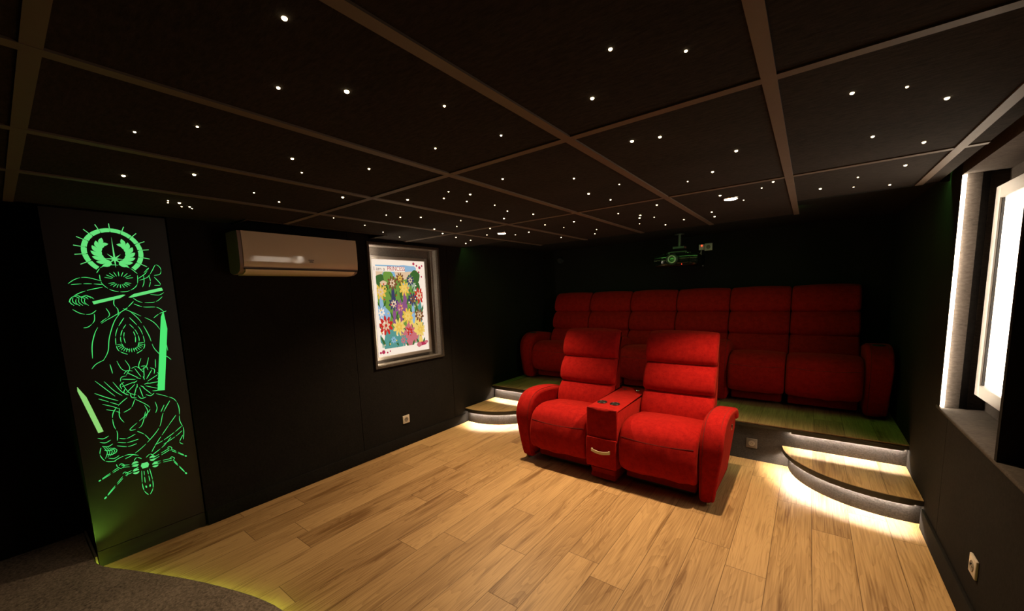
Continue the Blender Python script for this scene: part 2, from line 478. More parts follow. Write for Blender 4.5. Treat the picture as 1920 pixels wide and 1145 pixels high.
def curved_step(label, cx, cy, rr, a0, a1, xwall):
    root = thing('curved_step', label, 'step', (cx, 3.6, 0))
    rn = rr + .046
    side = 1 if xwall > cx else -1
    def outline(r):
        return [(x, y) for x, y in arc(cx, cy, r, a0, a1) if (x - xwall) * side < 0 and y < 3.8235]
    def closed(r):
        o = outline(r)
        # end on the wall and on the platform riser
        yw = cy - math.sqrt(r * r - (xwall - cx) ** 2)
        xp = cx - side * math.sqrt(max(r * r - (3.824 - cy) ** 2, 0))
        if side > 0: o = [(xp, 3.824)] + o + [(xwall - .001, yw)]
        else: o = [(xwall + .001, yw)] + o + [(xp, 3.824)]
        return o
    def solid(name, r, z0, z1, m):
        o = closed(r); o2 = o + ([(xwall - .001, 3.824)] if side > 0 else [(xwall + .001, 3.824)])
        b2 = bmesh.new(); poly(b2, o2, z0, z1); return P(finish(name, b2, MAT[m]), root)
    solid('riser', rr, 0, SH - .034, 'riser')
    solid('nosing', rn, SH - .034, SH - .012, 'nosing'); P(lip('nosing_front', closed(rn + .0005), SH - .034, SH - .003, .003, root), root)
    solid('tread', rn - .002, SH - .012, SH, 'floor')
    o = closed(rn); P(lip('edge_trim', o, SH - .003, SH + .0003, .003, root, 'edge'), root)
    pts = closed(rr + .009)[1:-1]; led_bar('light_strip', pts, SH - .0395, root)
    lip('strip_channel', closed(rr + .028)[1:-1], SH - .0505, SH - .034, .002, root)
    return root
# arcs run counter-clockwise so that the outside lies in front
curved_step('quarter-round oak step glowing underneath, against the right wall by the niche', .50, 3.88, .585, PI * 1.0, PI * 2.0, XR - .015 + .014)
curved_step('quarter-round oak step glowing underneath, against the left wall below the poster', -3.115, 3.88, .575, PI * 1.0, PI * 2.0, XL + .001)

stz = .06
stage = thing('carpeted_stage', 'low curved stage covered in charcoal carpet beside the green light panel', 'stage', (-2.5, 0, 0))
scurve = catmull([(-3.24, .185), (-3.10, .215), (-2.85, .335), (-2.38, .535), (-1.89, .665), (-1.2, .66), (-.4, .5), (.3, .2), (.59, .0)], 6, False)
def off_curve(c, d):
    out = []
    for i in range(len(c)):
        a = Vector(c[max(i - 1, 0)]); b = Vector(c[min(i + 1, len(c) - 1)]); t = (b - a).normalized()
        out.append((c[i][0] + t.y * d, c[i][1] - t.x * d))
    return out
bm = bmesh.new(); poly(bm, [(-3.698, Y0 + .005)] + [(-3.698, .195)] + scurve + [(.59, Y0 + .005)], .030, stz)
bmesh.ops.bevel(bm, geom=[e for e in bm.edges if all(v.co.z > .05 for v in e.verts)], offset=.006, segments=2, affect='EDGES')
P(finish('carpet', bm, MAT['carpet'], smooth=True), stage)
inn = off_curve(scurve, .05)
bm = bmesh.new(); poly(bm, [(-3.698, Y0 + .005), (-3.698, .15)] + inn[1:] + [(.5, Y0 + .005)], 0, .030)
P(finish('base', bm, MAT['nosing']), stage)
MAT['stagestrip'] = emit('stage_green_strip', (.50, 1.0, .08), 60.0)
led_bar('light_strip', off_curve(scurve, .022)[1:], .026, stage, .008, 'stagestrip')
# pale aluminium profile closing the carpet against the column, with the green tail of the strip
P(boxo('edge_profile', MAT['steel'], (-3.698, -3.245, .1965, .205, .0, .067)), stage)

# ------------------------------------------------------------------ downlights and star lights
def downlight(x, y, label, power=1.0, aim=(0, -.30, -1), cone=108):
    root = thing('ceiling_spotlight', label, 'lamp', (x, y, ZT), group='ceiling spotlights')
    bm = bmesh.new(); torus(bm, (0, 0, -.003), .041, .006); finish('trim_ring', bm, MAT['chrome'], root, smooth=True)
    bm = bmesh.new(); cyl(bm, (0, 0, -.006), .036, .006); finish('lens', bm, MAT['lamp'], root)
    light('bulb', 'SPOT', (0, 0, -.015), aim, LAMP_W * power, LAMP_COL, root, spot_size=math.radians(cone), spot_blend=.75, shadow_soft_size=.014)
downlight(-2.238, 2.847, 'round ceiling spotlight shining above the left curved step')
downlight(-.424, 2.878, 'round ceiling spotlight shining above the right red front seat')
downlight(-2.2, -.55, 'unseen fill spotlight added over the left of the carpeted stage', .11, (0, .0, -1), 88)  # added fill lamp, out of view, brightens the front carpet and floor
downlight(-.5, -.55, 'unseen fill spotlight added over the right of the carpeted stage', .11, (0, .0, -1), 88)  # second added fill lamp behind the camera

stars = '''(-0.82,0.40),(-1.09,0.50),(-0.98,0.62),(-0.85,0.84),(-0.86,1.11),(-1.11,1.04),(-1.58,0.75),(-1.72,0.85),(-1.48,1.01),(-1.50,0.44),(-1.68,0.33),(-2.26,0.39),(-2.05,0.57),(-2.19,0.84),(-2.30,1.00),(-2.64,0.61),(-2.66,0.66),(-2.69,0.62),(-2.75,0.69),(-2.73,0.72),(-2.77,0.74),(-1.98,1.18),(-2.51,1.42),(-2.61,1.71),(-2.21,1.61),(-2.21,1.72),(-2.12,1.82),(-1.79,1.45),(-1.63,1.57),(-1.51,1.49),(-1.47,1.61),(-1.59,1.71),(-1.54,1.90),(-1.59,2.09),(-1.76,2.27),(-2.02,2.10),(-2.21,2.25),(-2.79,1.99),(-2.92,2.25),(-2.41,2.20),(-2.53,2.40),(-2.62,2.65),(-2.86,3.03),(-2.67,2.90),(-2.34,2.76),(-2.10,2.52),(-1.17,1.51),(-0.92,1.74),(-0.38,0.90),(-0.25,1.02),(-0.51,1.08),(-0.54,1.47),(-0.45,1.50),(-0.26,1.86),(-0.39,2.11),(-0.52,2.20),(-0.80,2.00),(-1.00,2.06),(-0.97,2.29),(-0.81,2.65),(-1.10,2.73),(-1.01,2.92),(-1.05,3.02),(-1.14,3.28),(-0.96,3.08),(-1.00,3.51),(-0.82,3.37),(-0.59,3.20),(-0.61,3.42),(-0.45,2.67),(-0.36,2.93),(-0.24,2.65),(-0.18,2.54),(0.02,2.93),(0.17,3.03),(0.17,2.77),(0.33,3.12),(0.33,2.66),(0.16,2.05),(0.33,2.28),(0.07,1.55),(0.19,1.61),(0.30,1.79),(-1.53,2.30),(-1.70,2.72),(-1.66,2.95),(-1.47,2.77),(-1.52,3.28),(-1.64,3.50),(-2.00,2.93),(-2.17,2.96),(-1.98,3.46)'''
star_xy = [(x * 1.028, y * 1.028) for x, y in eval('[' + stars + ']')]
star_me = None
for i, (x, y) in enumerate(star_xy):
    if star_me is None:
        bm = bmesh.new(); bmesh.ops.create_uvsphere(bm, u_segments=10, v_segments=6, radius=.0062)
        o = finish('star_light', bm, MAT['star'], smooth=True); star_me = o.data
    else:
        o = bpy.data.objects.new('star_light', star_me); COL.objects.link(o)
    d = math.hypot(x, y)
    s = random.choice((.6, .75, .9, 1.05))
    o.scale = (s, s, s * .7)
    o.location = (x, y, ZT - .001)
    tag(o, 'tiny warm fibre-optic point of light set in the black tiled ceiling', 'star light', 'star lights scattered over the ceiling')

# green strip hidden behind the back rail of the tile field
gl = thing('green_light_strip', 'hidden green light strip glowing behind the rear edge of the tiled ceiling', 'light strip', (-1.3, 3.9, ZT))
for b in ((-3.19, -2.55, 3.353, 3.367), (-2.49, -.14, 3.938, 3.952), (-.08, .58, 3.353, 3.367)):
    P(boxo('led_tape', MAT['gstrip'], (*b, ZT + .026, ZT + .0275)), gl)

# ------------------------------------------------------------------ seats
SEAT_P = [(.02, .148), (-.030, .157), (-.058, .205), (-.066, .28), (-.060, .35), (-.042, .41), (-.012, .457), (.05, .492), (.16, .505), (.32, .488), (.50, .455), (.53, .40), (.50, .30), (.30, .17)]
def back_prof(z0, z1, puff=.035):
    """one horizontal back roll between heights z0 and z1, leaning back"""
    ly = lambda z: .425 + (z - .40) * .28
    h = z1 - z0
    return [(ly(z0) + .035, z0 + .002), (ly(z0) + .004, z0 + .022), (ly(z0 + h * .3) - puff * .75, z0 + h * .3), (ly(z0 + h * .62) - puff * .75, z0 + h * .62),
            (ly(z1) - .002, z1 - .028), (ly(z1) + .035, z1 - .003), (ly(z1) + .08, z1 - .012), (ly(z0) + .08, z0 + .012)]
SHELL_P = [(.50, .30), (.53, .16), (.60, .14), (.64, .30), (.69, .70), (.722, 1.00), (.722, 1.07), (.69, 1.09), (.63, .98), (.54, .60)]
ARM_P = [(.0, .05), (-.022, .18), (-.036, .34), (-.030, .45), (.005, .53), (.07, .585), (.17, .61), (.32, .607), (.48, .585), (.60, .555), (.655, .50), (.66, .30), (.65, .05), (.60, .032), (.30, .03), (.05, .03)]

def seam_line(root, pts, r=.0022):
    bm = bmesh.new(); tube(bm, pts, r, 5); return finish('seam', bm, MAT['seam'], root, smooth=True)

def seat_parts(root, x0, x1, bx0, bx1, seed=0):
    """seat cushion, footrest, back rolls, back shell and base; x in local coordinates"""
    f = lofto('seat_cushion', MAT['red'], SEAT_P, x0, x1, root, r=.026, crown=.012, wrinkle=.010, seed=seed, nx=22)
    pts = []
    for i in range(21):
        q = i / 20; X = x0 + .02 + (x1 - x0 - .04) * q; c = 1 - (2 * q - 1) ** 2
        pts.append((X, -.0475 - .0125 * c, .405 - .012 * c))
    seam_line(f, pts)
    for q, (a, b) in enumerate(((.405, .645), (.648, .878), (.881, 1.125))):
        lofto('back_cushion', MAT['red'], back_prof(a, b, .032), bx0, bx1, root, r=.026, crown=.012, seed=seed + q * 5)
    lofto('backrest_shell', MAT['red'], SHELL_P, bx0 + .004, bx1 - .004, root, r=.03, crown=.004)
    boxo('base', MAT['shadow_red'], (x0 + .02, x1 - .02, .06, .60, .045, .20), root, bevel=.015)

def foot(root, x, y, h=.045):
    bm = bmesh.new(); cyl(bm, (x, y, h / 2), .017, h, seg=16, r2=.021); finish('foot', bm, MAT['chrome'], root, smooth=True)

def cup_holder(root, x, y, z, R=.040):
    bm = bmesh.new(); torus(bm, (x, y, z + .002), R, .006, seg=28); cyl(bm, (x, y, z - .020), R - .002, .044, seg=28)
    o = finish('cup_holder', bm, MAT['blackp'], root, smooth=True)
    bm = bmesh.new(); cyl(bm, (x, y, z + .0025), R - .010, .003, seg=24); finish('liner', bm, MAT['darkgap'], o)
    return o

def armrest(root, x0, x1, outer, cup=False, taper=.055, scoop=True):
    """outer = +1 when the outside faces +x, -1 when it faces -x, 0 for a shared arm"""
    w = x1 - x0
    def wp(x, y, z):
        if not outer: y = y * .62
        if outer:
            t2 = max(0, min(1, (.42 - z) / .40)); s = (x - x0) / w if outer > 0 else (x1 - x) / w
            x = x - outer * taper * t2 * s
        return (x, y, z)
    m0, m1 = (x0, x1) if not outer else ((x0, x1 - .020) if outer > 0 else (x0 + .020, x1))
    a = lofto('armrest', MAT['red'], ARM_P, m0, m1, root, r=.034, crown=.004, warp=wp, nx=6)
    if outer:
        BAND = [(.035, .06), (.018, .18), (.006, .34), (.012, .44), (.04, .505), (.09, .545), (.17, .566), (.32, .562), (.50, .540), (.58, .515), (.61, .47), (.66, .47), (.655, .515), (.60, .560), (.48, .589), (.32, .611), (.17, .614), (.068, .588), (.001, .531), (-.034, .45), (-.040, .34), (-.026, .18), (-.004, .05)]
        bx = (x1 - .075, x1) if outer > 0 else (x0, x0 + .075)
        lofto('arm_roll', MAT['red'], BAND, bx[0], bx[1], root, r=.018, n=3, warp=wp, nx=3)
    # stitched panel seams near both edges of the front band
    P2 = catmull(ARM_P, 5)
    for fx in (.17, .83):
        pts = []
        for (y, z) in P2[0:46]:
            dy, dz = (-.0025, .0) if z < .5 else (0, .003)
            pts.append(wp(x0 + w * fx, y + dy, z + dz))
        seam_line(a, pts, .0016)
    if cup:
        cup_holder(a, (x0 + x1) / 2, .17, .611)
    return a

def button_panel(root, x, y, z, side):
    bm = bmesh.new(); box(bm, x, x + .006 * side, y - .012, y + .012, z - .022, z + .022, bevel=.003)
    return finish('control_switch', bm, MAT['chrome'], root, smooth=True)

# front two-seat sofa
sofa = thing('recliner_sofa', 'bright red two-seat recliner sofa with a centre console, on the oak floor', 'sofa', (0, 2.80, 0))
sofa.location = (-1.245, 2.80, 0)
cxs = 1.245
def sx(x): return x + cxs
seat_parts(sofa, sx(-1.925), sx(-1.385), sx(-1.93), sx(-1.378), 1)
seat_parts(sofa, sx(-1.112), sx(-.562), sx(-1.115), sx(-.557), 2)
armrest(sofa, sx(-2.090), sx(-1.930), -1)
ra = armrest(sofa, sx(-.556), sx(-.405), +1)
button_panel(ra, sx(-.4075), .30, .50, 1)
# raised side panels under the roll of the arms
for s, X in ((-1, sx(-2.078)), (1, sx(-.417))):
    pass
con = lofto('console', MAT['red'], [(-.045, .30), (-.05, .45), (-.048, .575), (-.035, .592), (.02, .595), (.40, .595), (.69, .595), (.70, .57), (.70, .30), (.70, .13), (.60, .12), (.0, .12), (-.01, .2)], sx(-1.378), sx(-1.120), sofa, r=.012, n=3)
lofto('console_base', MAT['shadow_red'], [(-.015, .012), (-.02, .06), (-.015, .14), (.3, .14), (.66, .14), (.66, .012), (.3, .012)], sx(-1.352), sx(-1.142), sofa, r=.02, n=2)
dr = lofto('drawer', MAT['red'], [(-.058, .125), (-.066, .14), (-.070, .23), (-.066, .345), (-.058, .358), (-.03, .358), (.05, .357), (.05, .24), (.05, .125), (-.03, .124)], sx(-1.376), sx(-1.122), sofa, r=.012, n=3)
bm = bmesh.new()
pts = []
for i in range(13):
    s = i / 12; pts.append((sx(-1.325) + .155 * s, -.078 - .012 * math.sin(PI * s), .262 + .0 * s - .010 * math.sin(PI * s)))
for a, b in zip(pts, pts[1:]):
    q = [bm.verts.new((a[0], a[1], a[2] - .011)), bm.verts.new((b[0], b[1], b[2] - .011)), bm.verts.new((b[0], b[1], b[2] + .011)), bm.verts.new((a[0], a[1], a[2] + .011))]
    bm.faces.new(q)
bmesh.ops.remove_doubles(bm, verts=bm.verts[:], dist=.0005)
r = bmesh.ops.extrude_face_region(bm, geom=bm.faces[:]); bmesh.ops.translate(bm, verts=[v for v in r['geom'] if isinstance(v, bmesh.types.BMVert)], vec=(0, .005, 0))
box(bm, pts[0][0], pts[0][0] + .012, -.078, -.060, .252, .274); box(bm, pts[-1][0] - .012, pts[-1][0], -.078, -.060, .252, .274)
finish('handle', bm, MAT['cream'], dr, smooth=True)
cup_holder(con, sx(-1.318), .125, .595, .034); cup_holder(con, sx(-1.208), .120, .595, .034)
for X in (-1.315, -1.195):
    bm = bmesh.new(); box(bm, sx(X) - .016, sx(X) + .016, .60, .625, .594, .600, bevel=.002); cyl(bm, (sx(X), .612, .601), .004, .034, 'x', 10)
    finish('hinge', bm, MAT['chrome'], con, smooth=True)
seam_line(con, [(sx(-1.372), -.046, .593), (sx(-1.25), -.049, .597), (sx(-1.126), -.046, .593)], .0016)
for X in (-2.02, -.50):
    for Y in (.04, .60): foot(sofa, sx(X), Y, .036)
for X in (-1.32, -1.18): foot(sofa, sx(X), .05, .02)
# dark tray under the mechanism
for a, b in ((-1.92, -1.40), (-1.10, -.57)):
    boxo('mechanism_frame', MAT['blackp'], (sx(a) + .03, sx(b) - .03, .10, .55, .02, .046), sofa)

# rear row: six seats bolted side by side on the platform
Y1 = 4.345
edges = [-2.945, -2.385, -1.825, -1.265, -.705, -.15, .395]
names = ['rear red armchair nearest the left wall, with a cup holder in its arm',
         'rear red armchair second from the left wall, half hidden by the front sofa',
         'rear red armchair third from the left wall, visible between the front sofa backs',
         'rear red armchair fourth from the left wall, straight below the projector',
         'rear red armchair second from the right end of the rear row',
         'rear red armchair at the right end, with a broad cup-holder arm']
for i in range(6):
    bx0, bx1 = edges[i], edges[i + 1]; cx = (bx0 + bx1) / 2
    root = thing('cinema_armchair', names[i], 'armchair', (cx, Y1, PH), group='red armchairs of the rear row')
    L = lambda x: x - cx
    x0, x1 = bx0 + .004, bx1 - .004
    if i in (2, 4): x0 += .085
    if i in (1, 3): x1 -= .060
    seat_parts(root, L(x0), L(x1), L(bx0 + .003), L(bx1 - .003), 20 + i * 7)
    if i == 0: armrest(root, L(-3.150), L(-2.955), -1, cup=True, taper=.03)
    if i == 5: armrest(root, L(.400), L(.572), +1, cup=True, taper=.02)
    if i in (2, 4): armrest(root, L(bx0 - .055), L(bx0 + .083), 0)
    foot(root, L(x0 + .05), .28); foot(root, L(x1 - .05), .28)
    foot(root, L(x0 + .05), .58); foot(root, L(x1 - .05), .58)
    if i == 0: foot(root, L(-3.06), .07, .036)
    if i == 5: foot(root, L(.47), .07, .036)

# ------------------------------------------------------------------ framed poster on the left wall
po = thing('poster_light_box', 'backlit garden poster in a silver frame, recessed in the left wall', 'poster', (XL - .11, 2.5, 1.45))
XP = XL - .118
bm = bmesh.new()      # shadow box lining with a proud rim
rim = .022
for b in ((PY0 - rim, PY0, PZ0 - rim, PZ1 + rim), (PY1, PY1 + rim, PZ0 - rim, PZ1 + rim), (PY0, PY1, PZ0 - rim, PZ0), (PY0, PY1, PZ1, PZ1 + rim)):
    box(bm, XL + .0005, XL + .022, b[0], b[1], b[2], b[3])
P(finish('outer_rim', bm, MAT['ledge']), po)
bm = bmesh.new()
for b in ((PY0, PY0 + .006, PZ0, PZ1), (PY1 - .006, PY1, PZ0, PZ1), (PY0, PY1, PZ0, PZ0 + .006), (PY0, PY1, PZ1 - .006, PZ1)):
    box(bm, XP, XL + .001, *b)
box(bm, XP, XP + .005, PY0, PY1, PZ0, PZ1)
box(bm, XP + .005, XL - .055, PY1 - .03, PY1 - .006, PZ0 + .006, PZ1 - .006)
MAT['lining'] = felt('grey_lining', (.14, .12, .105), (.26, .23, .20), 90, .4)
P(finish('recess_lining', bm, MAT['lining']), po)
fy0, fy1, fz0, fz1 = 2.165, 2.865, .905, 1.905
# fitted so that the frame stands 45 mm off the recess floor
bm = bmesh.new(); fw = .032; X0, X1 = XP + .005, XP + .055
for b in ((fy0, fy0 + fw, fz0, fz1), (fy1 - fw, fy1, fz0, fz1), (fy0 + fw, fy1 - fw, fz0, fz0 + fw), (fy0 + fw, fy1 - fw, fz1 - fw, fz1)):
    box(bm, X0, X1, *b, bevel=.003)
P(finish('frame', bm, MAT['steel'], smooth=True), po)
py0, py1, pz0, pz1 = fy0 + fw, fy1 - fw, fz0 + fw, fz1 - fw
def emc(nm, c, s=1.0): 
    return emit('print_' + nm, c, s * POSTER_LIGHT)
pm = [emc('white', (.95, .80, .66)), emc('sky', (.22, .42, .60)), emc('green', (.16, .30, .05)), emc('dark_green', (.05, .13, .03)), emc('peach', (.75, .52, .33)),
      emc('gold', (.80, .50, .08)), emc('red', (.55, .03, .02)), emc('purple', (.26, .09, .22)), emc('blue', (.28, .45, .62)), emc('teal', (.10, .30, .26)),
      emc('brown', (.20, .08, .03)), emc('pink', (.58, .16, .18)), emc('navy', (.05, .05, .12)), emc('yellow', (.85, .60, .15)), emc('lake', (.35, .45, .30)), emc('berry', (.45, .03, .08))]
bm = bmesh.new()
XF = XP + .040
box(bm, XF - .006, XF, py0, py1, pz0, pz1, mi=0)
def U(u): return py0 + (py1 - py0) * u
def V(v): return pz1 - (pz1 - pz0) * v
lay = [0]
def blob(u, v, ru, rv, mi, rot=0, pinch=0, n=22):
    lay[0] += 1; x = XF + .0003 + lay[0] * .00001; vs = []
    for i in range(n):
        a = 2 * PI * i / n; c, s = math.cos(a), math.sin(a)
        rr2 = 1 + .06 * math.sin(5 * a + lay[0])
        c2 = c * (1 - pinch * (-s * .5 + .5)) ; 
        du, dv = ru * c2 * rr2, rv * s * rr2
        if rot: du, dv = du * math.cos(rot) - dv * math.sin(rot), du * math.sin(rot) + dv * math.cos(rot)
        vs.append(bm.verts.new((x, U(min(max(u + du, 0), 1)), V(min(max(v + dv, 0), 1)))))
    f = bm.faces.new(vs); f.material_index = mi
def rect(u0, u1, v0, v1, mi):
    lay[0] += 1; x = XF + .0003 + lay[0] * .00001
    f = bm.faces.new([bm.verts.new((x, U(a), V(b))) for a, b in ((u0, v0), (u1, v0), (u1, v1), (u0, v1))]); f.material_index = mi
rect(.07, .80, .055, .12, 1); rect(.07, .86, .10, .20, 4); rect(.07, .86, .18, .56, 2); rect(.60, .86, .24, .33, 14); rect(.09, .86, .55, .91, 14); blob(.30, .80, .24, .14, 9); blob(.70, .70, .18, .16, 13); blob(.45, .62, .22, .12, 2); blob(.18, .58, .10, .08, 8); blob(.60, .84, .2, .07, 11)
blob(.62, .085, .22, .035, 8); blob(.30, .15, .12, .05, 1); blob(.55, .17, .14, .035, 4)
for u, v, a, b2, c in ((.14, .21, .09, .06, 3), (.28, .17, .09, .065, 2), (.80, .17, .10, .07, 3), (.70, .20, .07, .05, 2), (.17, .29, .10, .04, 3), (.84, .28, .05, .05, 3), (.12, .46, .06, .05, 2), (.20, .35, .1, .04, 2)): blob(u, v, a, b2, c)
rng = random.Random(5)
blob(.19, .24, .06, .025, 4)
# a bed of big garden flowers in the colours of the print
def flower(u, v, s, c1, c2, stem):
    blob(u, v + s * 1.3, s * .42, s * 1.1, stem, pinch=.45)
    for sd in (-1, 1): blob(u + sd * s * .45, v + s * 1.1, s * .12, s * .40, 3 if stem != 3 else 2, rot=sd * .6)
    for k2 in range(9):
        a = 2 * PI * k2 / 9 + s * 40; blob(u + math.cos(a) * s * .50, v + math.sin(a) * s * .36, s * .36, s * .15, c1, rot=a, n=12)
    for k2 in range(7):
        a = 2 * PI * k2 / 7 + s * 17; blob(u + math.cos(a) * s * .26, v + math.sin(a) * s * .19, s * .22, s * .10, c2, rot=a, n=10)
    blob(u, v, s * .15, s * .11, c1, n=12)
for args in ((.50, .19, .09, 10, 5, 3), (.70, .21, .09, 12, 4, 2), (.35, .24, .11, 10, 4, 12), (.13, .33, .12, 5, 4, 8), (.57, .30, .12, 5, 13, 7), (.86, .38, .13, 6, 4, 9),
             (.35, .46, .11, 12, 4, 7), (.72, .42, .11, 12, 10, 8), (.12, .54, .12, 8, 0, 0), (.47, .50, .12, 7, 11, 7), (.60, .60, .13, 5, 13, 11), (.84, .60, .11, 10, 4, 13),
             (.18, .68, .15, 6, 4, 9), (.42, .71, .14, 13, 5, 9), (.62, .77, .13, 11, 6, 11), (.84, .76, .13, 13, 5, 13), (.30, .84, .10, 9, 8, 9), (.48, .86, .10, 9, 11, 14)):
    flower(*args)
for q in range(46):
    blob(rng.uniform(.09, .86), rng.uniform(.25, .90), .013, .009, rng.choice((4, 5, 11, 0, 13, 8, 6)), n=8)
rect(0, 1, .925, 1, 0); rect(0, .06, 0, 1, 0); rect(.93, 1, 0, 1, 0); rect(0, 1, 0, .045, 0)
rect(.0, .60, .068, .122, 0)
for u, v, s in ((.78, .03, .022), (.84, .05, .016), (.90, .07, .024), (.95, .05, .015), (.88, .12, .016), (.93, .17, .014), (.10, .955, .030), (.05, .96, .018), (.17, .965, .014), (.22, .955, .012)):
    blob(u, v, s, s * .7, 15)
blob(.86, .925, .10, .022, 15); blob(.80, .93, .05, .030, 11); blob(.95, .91, .04, .018, 11)
P(finish('poster_print', bm, pm), po)
def text(name, s, size, loc, rot, m, root, ext=.0005, align='LEFT', sx_=1.0):
    cu = bpy.data.curves.new(name, 'FONT'); cu.body = s; cu.size = size; cu.extrude = ext; cu.align_x = align
    o = bpy.data.objects.new(name, cu); COL.objects.link(o)
    dg = bpy.context.evaluated_depsgraph_get(); me = bpy.data.meshes.new_from_object(o.evaluated_get(dg))
    bpy.data.objects.remove(o)
    me.materials.clear(); me.materials.append(m)
    o = bpy.data.objects.new(name, me); COL.objects.link(o)
    o.location = loc; o.rotation_euler = rot; o.scale = (sx_, 1, 1)
    root_loc = Vector(root.location); o.parent = root; o.matrix_parent_inverse = Matrix.Translation(-root_loc)
    return o
RZ = (PI / 2, 0, PI / 2)
text('lettering', 'I am a', .052, (XF + .0042, U(.03), V(.112)), RZ, emc('grey_ink', (.22, .16, .14)), po)
tx = text('lettering', 'PRINCESS', .062, (XF + .0042, U(.27), V(.112)), RZ, emc('crimson', (.45, .02, .06)), po, sx_=.80)
# strip light round the recess mouth
P(boxo('light_strip', emit('poster_led_strip', STRIP_COL, 150.0), (XL - .045, XL - .038, PY0 + .0065, PY0 + .0095, PZ0 + .01, PZ1 - .01)), po)

# ------------------------------------------------------------------ light box in the right niche
lb = thing('display_light_box', 'glaring white backlit display in a silver frame inside the right wall niche', 'light box', (NX, 2.85, 1.4))
lx0, lx1 = NX - .055, NX - .001
ly0, ly1, lz0, lz1 = 2.42, 3.095, .885, 1.945
bm = bmesh.new(); fw = .062
for b in ((ly0, ly0 + fw, lz0, lz1), (ly1 - fw, ly1, lz0, lz1), (ly0 + fw, ly1 - fw, lz0, lz0 + fw), (ly0 + fw, ly1 - fw, lz1 - fw, lz1)):
    box(bm, lx0, lx1, *b, bevel=.003)
P(finish('frame', bm, MAT['steel'], smooth=True), lb)
m, nt, b_ = new_mat('glowing_print'); nt.nodes.remove(b_)
e = N(nt, 'ShaderNodeEmission'); tc = N(nt, 'ShaderNodeTexCoord'); nz = N(nt, 'ShaderNodeTexNoise'); nz.inputs['Scale'].default_value = 5; nz.inputs['Detail'].default_value = 4
rp = N(nt, 'ShaderNodeValToRGB'); rp.color_ramp.elements[0].position = .38; rp.color_ramp.elements[0].color = (.80, .62, .45, 1); rp.color_ramp.elements[1].position = .6; rp.color_ramp.elements[1].color = (1, .86, .70, 1)
nt.links.new(tc.outputs['Object'], nz.inputs['Vector']); nt.links.new(nz.outputs[0], rp.inputs[0]); nt.links.new(rp.outputs[0], e.inputs[0])
e.inputs[1].default_value = BOX_LIGHT; nt.links.new(e.outputs[0], nt.nodes['Material Output'].inputs[0])
P(boxo('inner_gap', MAT['darkgap'], (lx0 + .008, lx0 + .016, ly1 - fw - .010, ly1 - fw, lz0 + fw, lz1 - fw)), lb)
P(boxo('display_face', m, (lx0 + .018, lx1, ly0 + fw, ly1 - fw, lz0 + fw, lz1 - fw)), lb)
ns = thing('niche_light_strip', 'tall glowing light strip on the far end of the right wall niche', 'light strip', (XR + .02, 3.12, 1.4))
P(boxo('diffuser', MAT['nstrip'], (XR + .002, XR + .012, 3.108, 3.1225, NZ0 + .005, NZ1 - .005)), ns)
P(boxo('channel', MAT['steel'], (XR - .002, XR + .011, 3.1226, 3.1249, NZ0 + .003, NZ1 - .003)), ns)

# ------------------------------------------------------------------ air conditioner
ac = thing('air_conditioner', 'glossy cream wall air conditioner above the dark left wall', 'air conditioner', (XL, 1.465, 1.84))
ay0, ay1 = 1.03, 1.885
AP = [(.0, .0), (.055, -.018), (.135, -.015), (.178, .0), (.197, .03), (.203, .13), (.201, .225), (.196, .264), (.10, .268), (.0, .268)]
def acprof(bm, P_, y0, y1, r=.0, z=1.715):
    a = [bm.verts.new((XL + p[0] + .001, y0, z + p[1])) for p in P_]; b = [bm.verts.new((XL + p[0] + .001, y1, z + p[1])) for p in P_]
    bm.faces.new(a); bm.faces.new(b[::-1]); n = len(P_)
    for i in range(n): bm.faces.new((a[i], b[i], b[(i + 1) % n], a[(i + 1) % n]))
bm = bmesh.new(); acprof(bm, AP, ay0, ay1)
P(finish('casing', bm, MAT['ac_shaded'], smooth=True), ac)
bm = bmesh.new()
FP = [(.190, .020), (.2005, .035), (.206, .08), (.2075, .13), (.2065, .18), (.2045, .225), (.200, .2655), (.178, .2655), (.178, .020)]
acprof(bm, FP, ay0 + .022, ay1 - .003)
P(finish('front_panel', bm, MAT['ac'], smooth=True), ac)
bm = bmesh.new(); acprof(bm, [(.060, -.023), (.135, -.021), (.182, -.006), (.196, .012), (.190, .015), (.176, .002), (.13, -.013), (.06, -.016)], ay0 + .03, ay1 - .03)
P(finish('air_flap', bm, MAT['ac'], smooth=True), ac)
bm = bmesh.new(); acprof(bm, [(.186, .012), (.2005, .013), (.2025, .0195), (.186, .0195)], ay0 + .022, ay1 - .004)
P(finish('outlet_gap', bm, MAT['darkgap']), ac)
bm = bmesh.new()
for y, l in ((1.44, .050), (1.447, .036)):
    pass
box(bm, XL + .2085, XL + .2095, 1.478, 1.520, 1.802, 1.807); box(bm, XL + .2085, XL + .2095, 1.484, 1.514, 1.788, 1.794); box(bm, XL + .2085, XL + .2095, 1.488, 1.508, 1.7945, 1.7955)
P(finish('badge', bm, plain('badge_ink', (.08, .06, .05), .4)), ac)

